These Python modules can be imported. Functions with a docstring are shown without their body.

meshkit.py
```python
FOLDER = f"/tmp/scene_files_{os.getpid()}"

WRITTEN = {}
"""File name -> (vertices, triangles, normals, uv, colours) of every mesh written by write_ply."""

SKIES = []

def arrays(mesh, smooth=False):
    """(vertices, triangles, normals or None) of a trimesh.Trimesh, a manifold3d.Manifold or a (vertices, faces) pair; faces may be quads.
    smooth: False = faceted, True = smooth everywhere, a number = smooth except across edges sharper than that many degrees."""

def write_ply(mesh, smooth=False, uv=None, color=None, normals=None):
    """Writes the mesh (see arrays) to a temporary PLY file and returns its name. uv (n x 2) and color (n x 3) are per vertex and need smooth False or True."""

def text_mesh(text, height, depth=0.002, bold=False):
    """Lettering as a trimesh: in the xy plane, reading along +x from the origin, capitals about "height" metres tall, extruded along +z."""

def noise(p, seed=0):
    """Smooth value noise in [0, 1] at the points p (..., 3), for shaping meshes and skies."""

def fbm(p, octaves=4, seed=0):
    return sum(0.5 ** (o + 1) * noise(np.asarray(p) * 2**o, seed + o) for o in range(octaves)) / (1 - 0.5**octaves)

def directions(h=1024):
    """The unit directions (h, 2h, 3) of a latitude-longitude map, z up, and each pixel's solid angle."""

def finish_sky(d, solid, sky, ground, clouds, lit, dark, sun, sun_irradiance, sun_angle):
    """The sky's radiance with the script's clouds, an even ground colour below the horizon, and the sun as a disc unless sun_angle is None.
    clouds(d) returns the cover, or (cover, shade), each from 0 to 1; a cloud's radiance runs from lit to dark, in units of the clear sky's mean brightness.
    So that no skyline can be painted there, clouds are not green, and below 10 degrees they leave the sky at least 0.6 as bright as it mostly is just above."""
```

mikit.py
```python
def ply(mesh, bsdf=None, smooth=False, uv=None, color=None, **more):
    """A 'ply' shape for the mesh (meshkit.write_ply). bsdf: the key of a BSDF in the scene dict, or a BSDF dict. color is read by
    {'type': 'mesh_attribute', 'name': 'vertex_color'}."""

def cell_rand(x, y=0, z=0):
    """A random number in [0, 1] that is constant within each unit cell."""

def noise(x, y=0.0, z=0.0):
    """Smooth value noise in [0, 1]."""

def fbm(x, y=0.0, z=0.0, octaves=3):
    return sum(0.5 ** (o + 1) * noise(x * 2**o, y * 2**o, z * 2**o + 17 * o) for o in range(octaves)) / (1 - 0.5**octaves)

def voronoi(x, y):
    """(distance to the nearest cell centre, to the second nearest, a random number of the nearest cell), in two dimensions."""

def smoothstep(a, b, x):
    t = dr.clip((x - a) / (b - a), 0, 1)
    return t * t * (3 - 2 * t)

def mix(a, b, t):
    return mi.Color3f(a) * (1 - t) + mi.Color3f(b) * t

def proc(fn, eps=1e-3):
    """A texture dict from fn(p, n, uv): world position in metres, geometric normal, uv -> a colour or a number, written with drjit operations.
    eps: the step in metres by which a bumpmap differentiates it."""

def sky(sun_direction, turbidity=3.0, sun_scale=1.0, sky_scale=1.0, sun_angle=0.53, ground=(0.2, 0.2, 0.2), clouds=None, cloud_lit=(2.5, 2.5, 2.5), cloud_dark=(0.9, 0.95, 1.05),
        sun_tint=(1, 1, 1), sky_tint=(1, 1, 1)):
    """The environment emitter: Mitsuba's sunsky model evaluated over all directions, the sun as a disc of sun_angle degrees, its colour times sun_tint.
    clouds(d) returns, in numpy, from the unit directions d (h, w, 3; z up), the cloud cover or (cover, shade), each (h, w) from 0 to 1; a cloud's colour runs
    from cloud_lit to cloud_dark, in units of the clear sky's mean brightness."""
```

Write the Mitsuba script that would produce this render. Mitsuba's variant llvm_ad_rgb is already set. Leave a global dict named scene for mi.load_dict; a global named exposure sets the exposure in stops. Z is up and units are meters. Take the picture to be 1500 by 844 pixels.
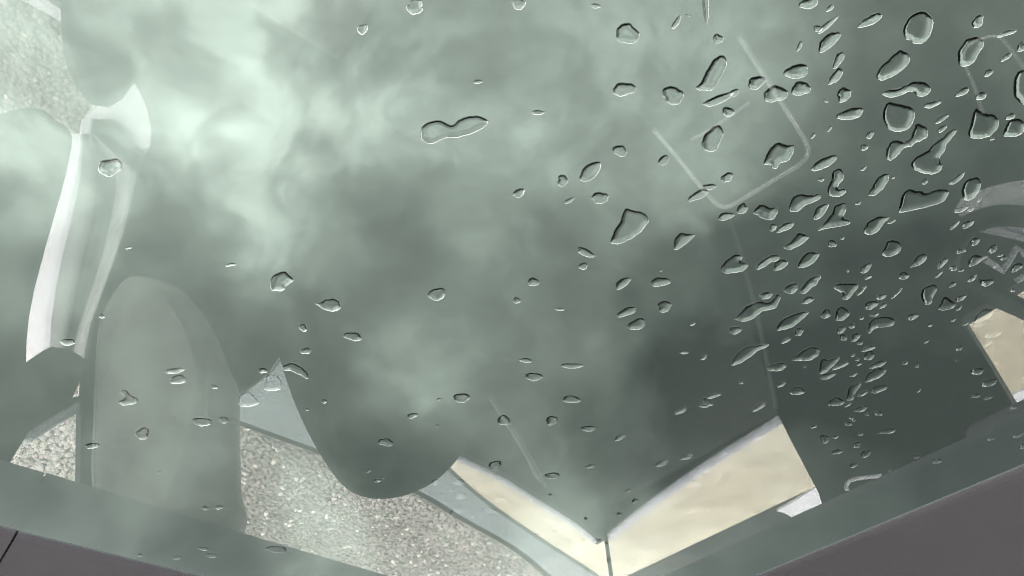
import math, random, re
import numpy as np, trimesh, shapely
import shapely.geometry as sg
from shapely.ops import unary_union
from scipy.spatial import Delaunay
import drjit as dr, mitsuba as mi, mikit, meshkit
from mikit import noise, fbm, voronoi, smoothstep, mix

T = mi.ScalarTransform4f
rng = np.random.default_rng(7)
scene, labels = {}, {}

# ------------------------------------------------------------------ camera, sky, exposure
PITCH = math.radians(44.0)
FOCAL = 1091.0                       # in pixels of the 1500 x 844 photograph
CAM_Z, GLASS_Z = 1.15, 1.40          # phone held a hand's breadth under the glass roof
scene['camera'] = {'type': 'perspective', 'fov': 2 * math.degrees(math.atan(750 / FOCAL)), 'fov_axis': 'x',
                   'near_clip': 0.01, 'far_clip': 500.0,
                   'to_world': T().look_at(origin=[0, 0, CAM_Z - GLASS_Z], target=[0, math.cos(PITCH), CAM_Z - GLASS_Z + math.sin(PITCH)], up=[0, 0, 1])}   # the world's origin lies on the roof glass; heights below are counted from the ground
exposure = 4.0
CT, ST = math.cos(PITCH), math.sin(PITCH)


def ray(px, py):
    """Direction (right, forward, up) seen at a place of the photograph."""
    X, Y = (px - 750) / FOCAL, (422 - py) / FOCAL
    return np.array([X, CT - Y * ST, Y * CT + ST])


def pane_reflectance(cosi, n=1.72):
    st = np.sqrt(np.maximum(0, 1 - cosi ** 2)) / n
    ct = np.sqrt(1 - st ** 2)
    r = 0.5 * (((cosi - n * ct) / (cosi + n * ct)) ** 2 + ((ct - n * cosi) / (ct + n * cosi)) ** 2)
    return 2 * r / (1 + r)


# cloud brightness by direction: (bearing and height given through ray()), how bright the sky stands there
SKY = [
    (75, 60, .500), (150, 60, .440), (240, 45, .550), (340, 40, .520), (255, 130, .600), (345, 120, .740), (310, 185, 1.000), (390, 80, .620), (430, 160, .680), (380, 225, .680), (500, 130, .458), (525, 60, .370), (520, 190, .580), (640, 90, .370), (720, 40, .343), (825, 90, .370), (900, 40, .387), (975, 70, .370), (1060, 40, .420), (1130, 60, .370), (1200, 40, .260), (1275, 60, .178), (1425, 80, .170),
    (60, 220, .600), (90, 290, .460), (190, 180, .500), (230, 290, .360), (330, 280, .500), (400, 300, .500), (470, 240, .387), (540, 265, .273), (600, 200, .520), (610, 260, .317), (680, 200, .460), (680, 280, .378), (740, 200, .450), (825, 230, .387), (900, 160, .352), (900, 270, .334), (975, 250, .330), (1050, 180, .370), (1125, 200, .290), (1190, 220, .220), (1275, 240, .153), (1425, 240, .132),
    (40, 380, .290), (225, 400, .260), (320, 440, .230), (390, 350, .460), (420, 480, .196), (480, 360, .330), (560, 340, .226), (590, 420, .234), (620, 470, .250), (700, 340, .312), (680, 430, .265), (820, 400, .195), (760, 380, .250), (900, 340, .235), (975, 430, .160), (1125, 420, .118), (1200, 330, .135), (1275, 420, .097), (1425, 420, .101),
    (60, 560, .200), (230, 560, .240), (375, 590, .200), (480, 540, .170), (560, 560, .204), (595, 505, .320), (625, 548, .640), (660, 510, .360), (640, 630, .210), (720, 560, .220), (825, 540, .220), (900, 600, .160), (1000, 570, .076), (1125, 560, .065), (1275, 590, .068), (1425, 600, .054),
    (75, 760, .170), (140, 730, .220), (225, 690, .240), (240, 660, .270), (375, 760, .136), (300, 800, .145), (525, 680, .150), (570, 700, .115), (640, 690, .140), (450, 740, .360), (470, 770, .300), (700, 760, .180), (780, 700, .200), (810, 690, .340), (850, 740, .300), (815, 815, .340), (930, 770, .220), (880, 660, .130), (1000, 690, .094), (1040, 800, .158), (1150, 790, .137), (1200, 690, .115), (1280, 720, .101), (1330, 640, .086), (1425, 700, .079), (1480, 640, .054),
]


def clouds(d):
    e = d + 0.040 * np.stack([meshkit.fbm(d * 10 + k * 31.7, 3, seed=11 + k) - 0.5 for k in range(3)], -1) + 0.042 * np.stack([meshkit.fbm(d * 30 + k * 17.3, 5, seed=21 + k) - 0.5 for k in range(3)], -1)
    e /= np.linalg.norm(e, axis=-1, keepdims=True)
    num, den = np.log(0.55) * 0.004 * np.ones(d.shape[:2]), 0.004 * np.ones(d.shape[:2])
    sigma = math.radians(2.1)
    for px, py, v in SKY:
        a = ray(px, py)
        a /= np.linalg.norm(a)
        lv = math.log(v / (1 - pane_reflectance(np.array(a[2]))))
        w = np.exp(-(1 - e @ a) / sigma ** 2)
        num += w * lv
        den += w
    level = num / den
    level = level + 0.22 * (level + 1.25)
    q = d @ np.array([[.8, .6, 0], [-.48, .64, .6], [.36, -.48, .8]])
    wisps = meshkit.fbm(q * 20 + 2.6 * (meshkit.fbm(q * 7, 3, seed=3)[..., None] - .5), 5, seed=5) - 0.5
    broad = meshkit.fbm(q * 5, 3, seed=9) - 0.5
    crisp = np.clip((level + 1.6) / 1.4, 0, 1)           # broken, lit cloud has harder edges than the grey sheet
    wisps = np.sign(wisps) * np.abs(wisps * 2) ** .85 / 2
    bright = np.exp(level + (0.50 + 0.80 * crisp * crisp) * wisps + 0.12 * broad)
    bright = bright / (1 + (bright / 1.5) ** 4) ** .25
    rel = 3.6 * bright
    return np.ones(d.shape[:2]), np.clip((CLOUD_LIT - rel) / (CLOUD_LIT - CLOUD_DARK), 0, 1)


CLOUD_LIT, CLOUD_DARK = 4.4, 0.3
scene['sky'] = mikit.sky([-0.25, -0.62, 0.74], turbidity=4, sun_scale=0.12, sun_angle=22, clouds=clouds,
                         cloud_lit=(CLOUD_LIT * 1.03, CLOUD_LIT, CLOUD_LIT * .965), cloud_dark=(CLOUD_DARK * .97, CLOUD_DARK, CLOUD_DARK))

# ------------------------------------------------------------------ frames of reference
N1 = np.array([-0.609, 0.793])       # towards the car's left side
N2 = np.array([0.793, 0.609])        # towards the car's front
LIP_A, LIP_B, LIP_Z = 0.575, 0.487, 1.379


def P(a, b, z):
    a, b, z = np.broadcast_arrays(*[np.asarray(v, float) for v in (a, b, z)])
    xy = a[..., None] * N1 + b[..., None] * N2
    return np.concatenate([xy, z[..., None]], -1)


# where the mirror image in the glass shows a thing that stands in a known plane of the car or on the ground
def side(px, py, A):                 # plane a = A (left side of the car) -> (b, z)
    d = ray(px, py); t = A / (N1 @ d[:2])
    return t * (N2 @ d[:2]), 2 * GLASS_Z - CAM_Z - t * d[2]


def front(px, py, B):                # plane b = B (front of the car) -> (a, z)
    d = ray(px, py); t = B / (N2 @ d[:2])
    return t * (N1 @ d[:2]), 2 * GLASS_Z - CAM_Z - t * d[2]


def level(px, py, z):                # level z -> (a, b)
    d = ray(px, py); t = (2 * GLASS_Z - CAM_Z - z) / d[2]
    return t * (N1 @ d[:2]), t * (N2 @ d[:2])


def on_glass(px, py):                # a place on the roof glass itself -> (x, y)
    d = ray(px, py); t = (GLASS_Z - CAM_Z) / d[2]
    return t * d[0], t * d[1]


# ------------------------------------------------------------------ materials
def rgb(*c):
    return {'type': 'rgb', 'value': list(c)}


def mat(name, d):
    scene[name] = d
    return name


def two(d):
    return {'type': 'twosided', 'bsdf': d}


mat('roof_pane', {'type': 'thindielectric', 'int_ior': 1.72})
mat('roof_tint', {'type': 'thindielectric', 'int_ior': 1.0002, 'ext_ior': 1.0, 'specular_transmittance': rgb(.131, .165, .147)})
mat('clear_pane', {'type': 'thindielectric', 'int_ior': 1.5, 'specular_transmittance': rgb(.93, .95, .94)})
mat('water', {'type': 'dielectric', 'int_ior': 1.333, 'ext_ior': 1.0})


def weave(p, n, uv):
    u = p.x * -0.609 + p.y * 0.793
    v = p.x * 0.793 + p.y * 0.609
    tw = 0.5 + 0.5 * dr.sin((u + v) * 2400.0)
    tw2 = 0.5 + 0.5 * dr.sin((u - v) * 2400.0)
    g = noise(p.x * 900, p.y * 900, p.z * 900)
    m = 0.86 + 0.13 * tw * tw2 + 0.08 * (g - 0.5) + 0.14 * (fbm(p.x * 14, p.y * 14, p.z * 14) - 0.5)
    return mi.Color3f(.220, .222, .258) * m


mat('headliner_fabric', two({'type': 'principled', 'base_color': mikit.proc(weave), 'roughness': .9, 'specular': .2}))


def dark_grain(p, n, uv):
    g = noise(p.x * 700, p.y * 700, p.z * 700)
    return mi.Color3f(.030, .031, .033) * (0.75 + 0.5 * g)


mat('dark_trim', two({'type': 'principled', 'base_color': mikit.proc(dark_grain), 'roughness': .55, 'specular': .4}))
mat('gloss_trim', two({'type': 'principled', 'base_color': rgb(.035, .036, .038), 'roughness': .28, 'specular': .6}))
mat('seat_cloth', two({'type': 'principled', 'base_color': mikit.proc(lambda p, n, uv: mi.Color3f(.028, .029, .031) * (0.7 + 0.6 * noise(p.x * 500, p.y * 500, p.z * 500))), 'roughness': .8, 'specular': .2}))
mat('grey_trim', two({'type': 'principled', 'base_color': mikit.proc(lambda p, n, uv: mi.Color3f(.45, .45, .45) * (0.9 + 0.2 * noise(p.x * 600, p.y * 600, p.z * 600))), 'roughness': .5, 'specular': .4}))
mat('pale_trim', two({'type': 'principled', 'base_color': rgb(.66, .68, .70), 'roughness': .4, 'specular': .5}))
mat('white_paint', two({'type': 'principled', 'base_color': rgb(.78, .78, .87), 'roughness': .3, 'clearcoat': .6, 'clearcoat_gloss': .9}))
mat('dash_grey', two({'type': 'principled', 'base_color': mikit.proc(lambda p, n, uv: mi.Color3f(.16, .165, .17) * (0.85 + 0.3 * noise(p.x * 500, p.y * 500, p.z * 500))), 'roughness': .5, 'specular': .4}))
mat('edge_grey', two({'type': 'principled', 'base_color': rgb(.13, .135, .14), 'roughness': .5}))
mat('satin_metal', two({'type': 'principled', 'base_color': rgb(.97, .97, .98), 'metallic': .55, 'roughness': .24, 'specular': .8}))
mat('grey_paint', two({'type': 'principled', 'base_color': rgb(.34, .36, .36), 'roughness': .4, 'clearcoat': .5, 'clearcoat_gloss': .9}))
mat('fold_shade', two({'type': 'principled', 'base_color': rgb(.12, .125, .12), 'roughness': .6, 'specular': .4}))  # dark grey for the shade in the fold of the door edge


def cream(p, n, uv):
    a = fbm(p.x * 1.7, p.y * 1.7, 3.0, 4)
    b = fbm(p.x * 9, p.y * 9, 7.0, 4)
    c = noise(p.x * 160, p.y * 160, 1.0)
    v = p.x * 0.793 + p.y * 0.609
    brushed = fbm((p.x * -0.609 + p.y * 0.793) * 3.0, v * 40.0, 2.0, 3)
    m = 0.86 + 0.36 * (a - 0.5) + 0.34 * (b - 0.5) + 0.10 * (c - 0.5) + 0.14 * (brushed - 0.5)
    return mix(mi.Color3f(.70, .64, .51), mi.Color3f(.80, .77, .65), smoothstep(.3, .7, a)) * m


mat('cream_concrete', two({'type': 'principled', 'base_color': mikit.proc(cream), 'roughness': .85, 'specular': .2}))


def bluestone(p, n, uv):
    a = fbm(p.x * 3, p.y * 3, p.z * 3, 4)
    c = noise(p.x * 220, p.y * 220, p.z * 220)
    return mi.Color3f(.30, .345, .37) * (0.86 + 0.30 * (a - 0.5) + 0.16 * (c - 0.5))


mat('bluestone', two({'type': 'principled', 'base_color': mikit.proc(bluestone), 'roughness': .6, 'specular': .3}))
mat('white_concrete', two({'type': 'principled', 'base_color': mikit.proc(lambda p, n, uv: mi.Color3f(.72, .73, .80) * (0.92 + 0.16 * fbm(p.x * 12, p.y * 12, 1.0, 4))), 'roughness': .7, 'specular': .3}))
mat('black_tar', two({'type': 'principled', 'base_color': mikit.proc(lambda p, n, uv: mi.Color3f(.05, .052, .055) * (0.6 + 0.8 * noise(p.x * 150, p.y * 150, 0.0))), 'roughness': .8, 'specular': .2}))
mat('pebble', two({'type': 'principled', 'base_color': {'type': 'mesh_attribute', 'name': 'vertex_color'}, 'roughness': .5, 'specular': .45}))


def grit(p, n, uv):
    f, s, r = voronoi(p.x * 55, p.y * 55)
    a = fbm(p.x * 2.5, p.y * 2.5, 0.0, 3)
    return mi.Color3f(.34, .33, .315) * (0.55 + 0.6 * r + 0.4 * (a - 0.5))


mat('grit', two({'type': 'principled', 'base_color': mikit.proc(grit), 'roughness': .8, 'specular': .3}))
mat('asphalt', two({'type': 'principled', 'base_color': mikit.proc(lambda p, n, uv: mi.Color3f(.26, .26, .25) * (0.6 + 0.8 * noise(p.x * 150, p.y * 150, 0.0)) * (0.8 + 0.4 * fbm(p.x * .6, p.y * .6, 0.0))), 'roughness': .85, 'specular': .3}))


mat('bounce_trim', two({'type': 'principled', 'base_color': mikit.proc(lambda p, n, uv: mi.Color3f(.62, .59, .57) * (0.88 + 0.24 * noise(p.x * 400, p.y * 400, p.z * 400))), 'roughness': .8, 'specular': .3}))  # pale on floor and unseen panels, to bounce light onto the headliner


# ------------------------------------------------------------------ mesh helpers
def put(key, mesh, m, smooth=False, **more):
    scene[key] = mikit.ply(mesh, m, smooth, to_world=T().translate([0, 0, -GLASS_Z]), **more)
    return key


def prism(poly, w0, w1, place):
    """Polygon in (u, v), extruded from w0 to w1, set by place(u, v, w)."""
    out = []
    for g in getattr(poly, 'geoms', [poly]):
        if g.is_empty or g.area < 1e-7:
            continue
        m = trimesh.creation.extrude_polygon(g, 1.0, engine='earcut')
        v = m.vertices
        out.append(trimesh.Trimesh(place(v[:, 0], v[:, 1], w0 + (w1 - w0) * v[:, 2]), m.faces, process=False))
    m = trimesh.util.concatenate(out)
    m.fix_normals()
    return m


def tube(points, radius, sides=12, flat=1.0):
    p = np.asarray(points, float)
    s = np.r_[0, np.cumsum(np.linalg.norm(np.diff(p, axis=0), axis=1))]
    t = np.gradient(p, axis=0)
    t /= np.linalg.norm(t, axis=1, keepdims=True)
    a = np.cross(t, [0, 0, 1.0]); bad = np.linalg.norm(a, axis=1) < 1e-3
    a[bad] = [1, 0, 0]
    a /= np.linalg.norm(a, axis=1, keepdims=True)
    b = np.cross(t, a)
    ang = np.arange(sides) * 2 * np.pi / sides
    r = np.broadcast_to(radius, (len(p),))
    v = p[:, None] + r[:, None, None] * (np.cos(ang)[None, :, None] * a[:, None] + flat * np.sin(ang)[None, :, None] * b[:, None])
    n = len(p)
    i, j = np.meshgrid(np.arange(n - 1), np.arange(sides), indexing='ij')
    q = np.stack([i * sides + j, i * sides + (j + 1) % sides, (i + 1) * sides + (j + 1) % sides, (i + 1) * sides + j], -1).reshape(-1, 4)
    f = np.vstack([q[:, [0, 1, 2]], q[:, [0, 2, 3]]])
    v = np.vstack([v.reshape(-1, 3), p[:1], p[-1:]])
    k = np.arange(sides)
    f = np.vstack([f, np.stack([k, (k + 1) % sides, k * 0 + n * sides], 1)[:, ::-1], np.stack([(n - 1) * sides + k, (n - 1) * sides + (k + 1) % sides, k * 0 + n * sides + 1], 1)])
    m = trimesh.Trimesh(v, f, process=False)
    m.fix_normals()
    return m


def spline(pts, n=40, closed=False):
    """Catmull-Rom through the points."""
    p = np.asarray(pts, float)
    p = np.vstack([p[-1:], p, p[:2]]) if closed else np.vstack([2 * p[0] - p[1], p, 2 * p[-1] - p[-2]])
    segs = len(p) - 3
    out = []
    for k in range(segs):
        m = max(2, n // segs)
        t = np.linspace(0, 1, m, endpoint=False)[:, None]
        a, b, c, d = p[k:k + 4]
        out.append(0.5 * (2 * b + (c - a) * t + (2 * a - 5 * b + 4 * c - d) * t ** 2 + (3 * b - a - 3 * c + d) * t ** 3))
    if not closed:
        out.append(p[-2:-1])
    return np.vstack(out)


def resample(loop, n):
    q = np.vstack([loop, loop[:1]])
    s = np.r_[0, np.cumsum(np.linalg.norm(np.diff(q, axis=0), axis=1))]
    t = np.linspace(0, s[-1], n, endpoint=False)
    return np.stack([np.interp(t, s, q[:, k]) for k in range(q.shape[1])], 1)


def cushion(loop, w0, w1, place, r, n=120, steps=7, bulge=0.0):
    """A padded slab: outline loop in (u, v), from w0 to w1, its edges rounded with radius r."""
    L = resample(np.asarray(loop, float), n)
    if sg.Polygon(L).exterior.is_ccw is False:
        L = L[::-1]
    rings = []
    for side_ in (0, 1):
        for k in range(steps):
            ph = (k / (steps - 1)) * np.pi / 2
            inset, dep = r * (1 - np.sin(ph)), r * (1 - np.cos(ph))
            if side_:
                ph = np.pi / 2 - ph
                inset, dep = r * (1 - np.sin(ph)), r * (1 - np.cos(ph))
            g = sg.Polygon(L).buffer(-inset, quad_segs=8) if inset > 1e-6 else sg.Polygon(L)
            if g.geom_type != 'Polygon':
                g = max(g.geoms, key=lambda x: x.area)
            R = np.array(g.exterior.coords)[:-1]
            if not g.exterior.is_ccw:
                R = R[::-1]
            k0 = np.argmin(np.linalg.norm(R - L[0], axis=1))
            R = resample(np.roll(R, -k0, axis=0), n)
            w = w0 + dep if not side_ else w1 - dep
            rings.append((R, w))
    V, F = [], []
    for R, w in rings:
        V.append(np.c_[R, np.full(n, w)])
    m = len(rings)
    for k in range(m - 1):
        i = np.arange(n); j = (i + 1) % n
        F.append(np.stack([k * n + i, k * n + j, (k + 1) * n + j], 1))
        F.append(np.stack([k * n + i, (k + 1) * n + j, (k + 1) * n + i], 1))
    for ring, flip in ((0, True), (m - 1, False)):
        R = rings[ring][0]
        c, w = R.mean(0), rings[ring][1]
        base = sum(len(v) for v in V)
        prev = ring * n + np.arange(n)
        for s in (0.93, 0.86, 0.78, 0.69, 0.59, 0.48, 0.36, 0.2):
            dome = bulge * (1 - s ** 2) * (-1 if ring == 0 else 1)
            V.append(np.c_[c + (R - c) * s, np.full(n, w + dome)])
            cur = base + np.arange(n); base += n
            f = np.vstack([np.stack([prev, np.roll(prev, -1), np.roll(cur, -1)], 1), np.stack([prev, np.roll(cur, -1), cur], 1)])
            F.append(f[:, ::-1] if flip else f)
            prev = cur
        V.append(np.array([[c[0], c[1], w + bulge * (-1 if ring == 0 else 1)]]))
        f = np.stack([prev, np.roll(prev, -1), np.full(n, base)], 1)
        F.append(f[:, ::-1] if flip else f)
    V, F = np.vstack(V), np.vstack(F)
    mesh = trimesh.Trimesh(place(V[:, 0], V[:, 1], V[:, 2]), F, process=False)
    mesh.fix_normals()
    return mesh


# orders in which a flat outline and its depth make a point of the car
LEFT = lambda u, v, w: P(w, u, v)        # (b, z) with depth a
FRONT = lambda u, v, w: P(u, w, v)       # (a, z) with depth b
FLOOR = lambda u, v, w: P(u, v, w)       # (a, b) with height z

# ------------------------------------------------------------------ the ground and what lies on it
put('ground', prism(sg.box(-60, -60, 60, 60), -0.05, -0.004, FLOOR), 'asphalt')
labels['ground'] = {'label': 'grey wet concrete ground under and around the car', 'category': 'ground', 'kind': 'structure'}

KERB_OUT = spline([(2.60, -.4), (2.625, .64), (2.63, 1.03), (2.665, 1.49), (2.745, 1.78), (2.85, 2.18), (2.99, 2.50), (3.22, 3.0), (3.6, 3.6)], 60)   # (a, b): the kerb bends away
KERB_IN = spline([(2.24, 1.18), (2.375, 1.478), (2.505, 1.762), (2.652, 2.20), (2.80, 2.70), (2.95, 3.1), (3.2, 3.6)], 50)
KERB_EDGE = KERB_OUT - [.055, 0]
bed = sg.Polygon([tuple(q) for q in KERB_OUT] + [(9, 3.6), (9, -3), (2.6, -3)])
bed2 = sg.box(0.98, -3.0, 2.599, -0.05)


def stones(region, n, lo, hi, seed):
    r = np.random.default_rng(seed)
    ico = trimesh.creation.icosphere(subdivisions=1)
    iv, fc = ico.vertices, ico.faces
    x0, y0, x1, y1 = region.bounds
    cell = math.sqrt((x1 - x0) * (y1 - y0) / n)
    gx, gy = np.meshgrid(np.arange(x0, x1, cell), np.arange(y0, y1, cell))
    pts = np.c_[gx.ravel(), gy.ravel()] + r.uniform(-.5, .5, (gx.size, 2)) * cell
    pts = pts[shapely.contains_xy(region, pts[:, 0], pts[:, 1])]
    k = len(pts)
    size = r.uniform(lo, hi, k) ** 1.0
    sc = np.stack([size * r.uniform(.75, 1.3, k), size * r.uniform(.65, 1.0, k), size * r.uniform(.45, .75, k)], 1)
    q = r.normal(size=(k, 4)); q[:, 1:3] *= .35
    q /= np.linalg.norm(q, axis=1, keepdims=True)
    w, x, y, z = q.T
    M = np.stack([np.stack([1 - 2 * (y * y + z * z), 2 * (x * y - z * w), 2 * (x * z + y * w)], -1),
                  np.stack([2 * (x * y + z * w), 1 - 2 * (x * x + z * z), 2 * (y * z - x * w)], -1),
                  np.stack([2 * (x * z - y * w), 2 * (y * z + x * w), 1 - 2 * (x * x + y * y)], -1)], 1)
    jit = 1 + r.uniform(-.06, .06, (k, len(iv), 1))
    v = np.einsum('kij,knj->kni', M, iv[None] * jit * sc[:, None])
    h = sc[:, 2] * r.uniform(.2, .85, k)
    ctr = P(pts[:, 0], pts[:, 1], h)
    axes = np.array([[N1[0], N1[1], 0], [N2[0], N2[1], 0], [0, 0, 1.0]])
    v = v @ axes + ctr[:, None]
    tone = np.clip(r.normal(.42, .05, k), .24, .68)
    patch = meshkit.fbm(np.c_[pts * 1.1, np.zeros(k)], 3, seed=4) - .5
    tone = np.clip(tone * (1 + 1.3 * patch), .10, .78)
    white = r.random(k) < .05
    tone[white] = r.uniform(.66, .82, white.sum())
    col = tone[:, None] * np.array([1.0, .98, .95]) * (1 + r.normal(0, .03, (k, 3)))
    f = (fc[None] + (np.arange(k) * len(iv))[:, None, None]).reshape(-1, 3)
    return v.reshape(-1, 3), f, np.repeat(col, len(iv), 0)


def joined(sets):
    v, f, c, at = [], [], [], 0
    for a, b, d in sets:
        v.append(a); f.append(b + at); c.append(d); at += len(a)
    return trimesh.Trimesh(np.vstack(v), np.vstack(f), process=False), np.vstack(c)


seen2 = sg.Polygon([level(x, y, 0) for x, y in [(330, 600), (480, 655), (606, 712), (760, 800), (840, 880), (560, 862), (330, 790)]]).intersection(bed.buffer(-.012))
seen1 = sg.Polygon([level(x, y, 0) for x, y in [(-20, 600), (135, 520), (135, 725), (-30, 750)]]).intersection(bed.buffer(-.012).union(sg.box(2.45, -3, 2.62, .2)))
seen0 = sg.Polygon([level(x, y, 0) for x, y in [(-60, -40), (110, -60), (240, 130), (240, 260), (110, 215), (-60, 200)]]).intersection(sg.box(.99, -3, 2.58, -.06))
gm, gc = joined([stones(seen2, int(seen2.envelope.area / .0205 ** 2), .0105, .0150, 1),
                 stones(seen1, int(seen1.envelope.area / .024 ** 2), .012, .019, 3),
                 stones(seen0, int(seen0.envelope.area / .014 ** 2), .006, .0105, 2)])
put('gravel', gm, 'pebble', True, color=np.clip(gc, 0, 1))
labels['gravel'] = {'label': 'pale loose gravel glistening with rain beside the car', 'category': 'gravel', 'kind': 'stuff'}
put('gravel_bed', prism(unary_union([bed, bed2]), -0.003, 0.002, FLOOR), 'grit')
labels['gravel_bed'] = {'label': 'flat grey grit bed under the loose gravel', 'category': 'ground', 'kind': 'structure'}

# cream paving round the front left of the car: a strip along the side and a slab ahead
CREAM_A, CREAM_B = 2.50, 2.868
SLAB = .05
near = (2 * GLASS_Z - CAM_Z - SLAB) / (2 * GLASS_Z - CAM_Z)      # the slab stands a little nearer to the glass than the ground
inner = [tuple(q * near) for q in KERB_IN if q[1] < CREAM_B]
put('paving', prism(sg.Polygon([(-4, 1.02), (1.02, 1.02)] + inner + [(inner[-1][0] + .04, CREAM_B * near), (-4, CREAM_B * near)]).buffer(0).buffer(-.012).buffer(.012, quad_segs=3), 0.0, SLAB, FLOOR), 'cream_concrete', 40)
labels['paving'] = {'label': 'cream brushed concrete paving round the corner of the car', 'category': 'pavement', 'kind': 'structure'}
put('kerb', prism(sg.Polygon([tuple(q) for q in KERB_EDGE] + [(q[0] + .01, q[1]) for q in KERB_IN[::-1]] + [(1.03, 1.0), (1.03, -.04), (2.55, -.04)]).buffer(0), -0.002, 0.016, FLOOR), 'bluestone')
labels['kerb'] = {'label': 'smooth blue grey stone kerb strip between cream paving and gravel', 'category': 'kerb', 'kind': 'structure'}
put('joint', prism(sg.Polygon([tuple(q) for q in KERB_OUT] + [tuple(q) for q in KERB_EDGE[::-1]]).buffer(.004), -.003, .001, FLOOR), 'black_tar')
labels['joint'] = {'label': 'dark narrow joint between kerb strip and gravel', 'category': 'joint', 'kind': 'structure'}
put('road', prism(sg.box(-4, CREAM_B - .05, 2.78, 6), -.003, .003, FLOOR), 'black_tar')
labels['road'] = {'label': 'dark wet tarmac beyond the cream paving', 'category': 'road', 'kind': 'structure'}
put('footpath', prism(sg.Polygon([(-4, level(1193, 711, 0)[1])] + [level(x, y, 0) for x, y in [(1193, 711), (1165, 729), (1137, 745), (1146, 747), (1154, 751), (1160, 756), (1166, 763), (1172, 772)]] + [(1.4, 5), (-4, 5)]).buffer(0), 0.0, 0.014, FLOOR), 'white_concrete')
labels['footpath'] = {'label': 'pale lavender white footpath beyond the cream paving', 'category': 'path', 'kind': 'structure'}

# ------------------------------------------------------------------ the car round the camera
labels['car'] = {'label': 'car interior with tinted glass roof, grey fabric headliner and rear door standing open', 'category': 'car'}
opening = sg.box(-.66, -1.05, LIP_A, LIP_B)
opening = opening.buffer(-.07).buffer(.07, quad_segs=12)
glass_edge = sg.box(-.80, -1.25, .735, .66)
gp = np.array([P(a, b, GLASS_Z) for a, b in list(glass_edge.exterior.coords)[:4]])
put('car__glass_roof', trimesh.Trimesh(gp, [[0, 1, 2], [0, 2, 3]], process=False), 'roof_pane')
put('car__glass_roof__tint_layer', trimesh.Trimesh(gp + [0, 0, .0004], [[0, 1, 2], [0, 2, 3]], process=False), 'roof_tint')   # the water wets it, so it runs through the foot of every drop
labels['car__glass_roof'] = {'label': 'dark green tinted glass roof wet with raindrops'}


def seam_b(px, py):
    d = ray(px, py); t = LIP_A / (N1 @ d[:2])
    return t * (N2 @ d[:2])


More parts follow.
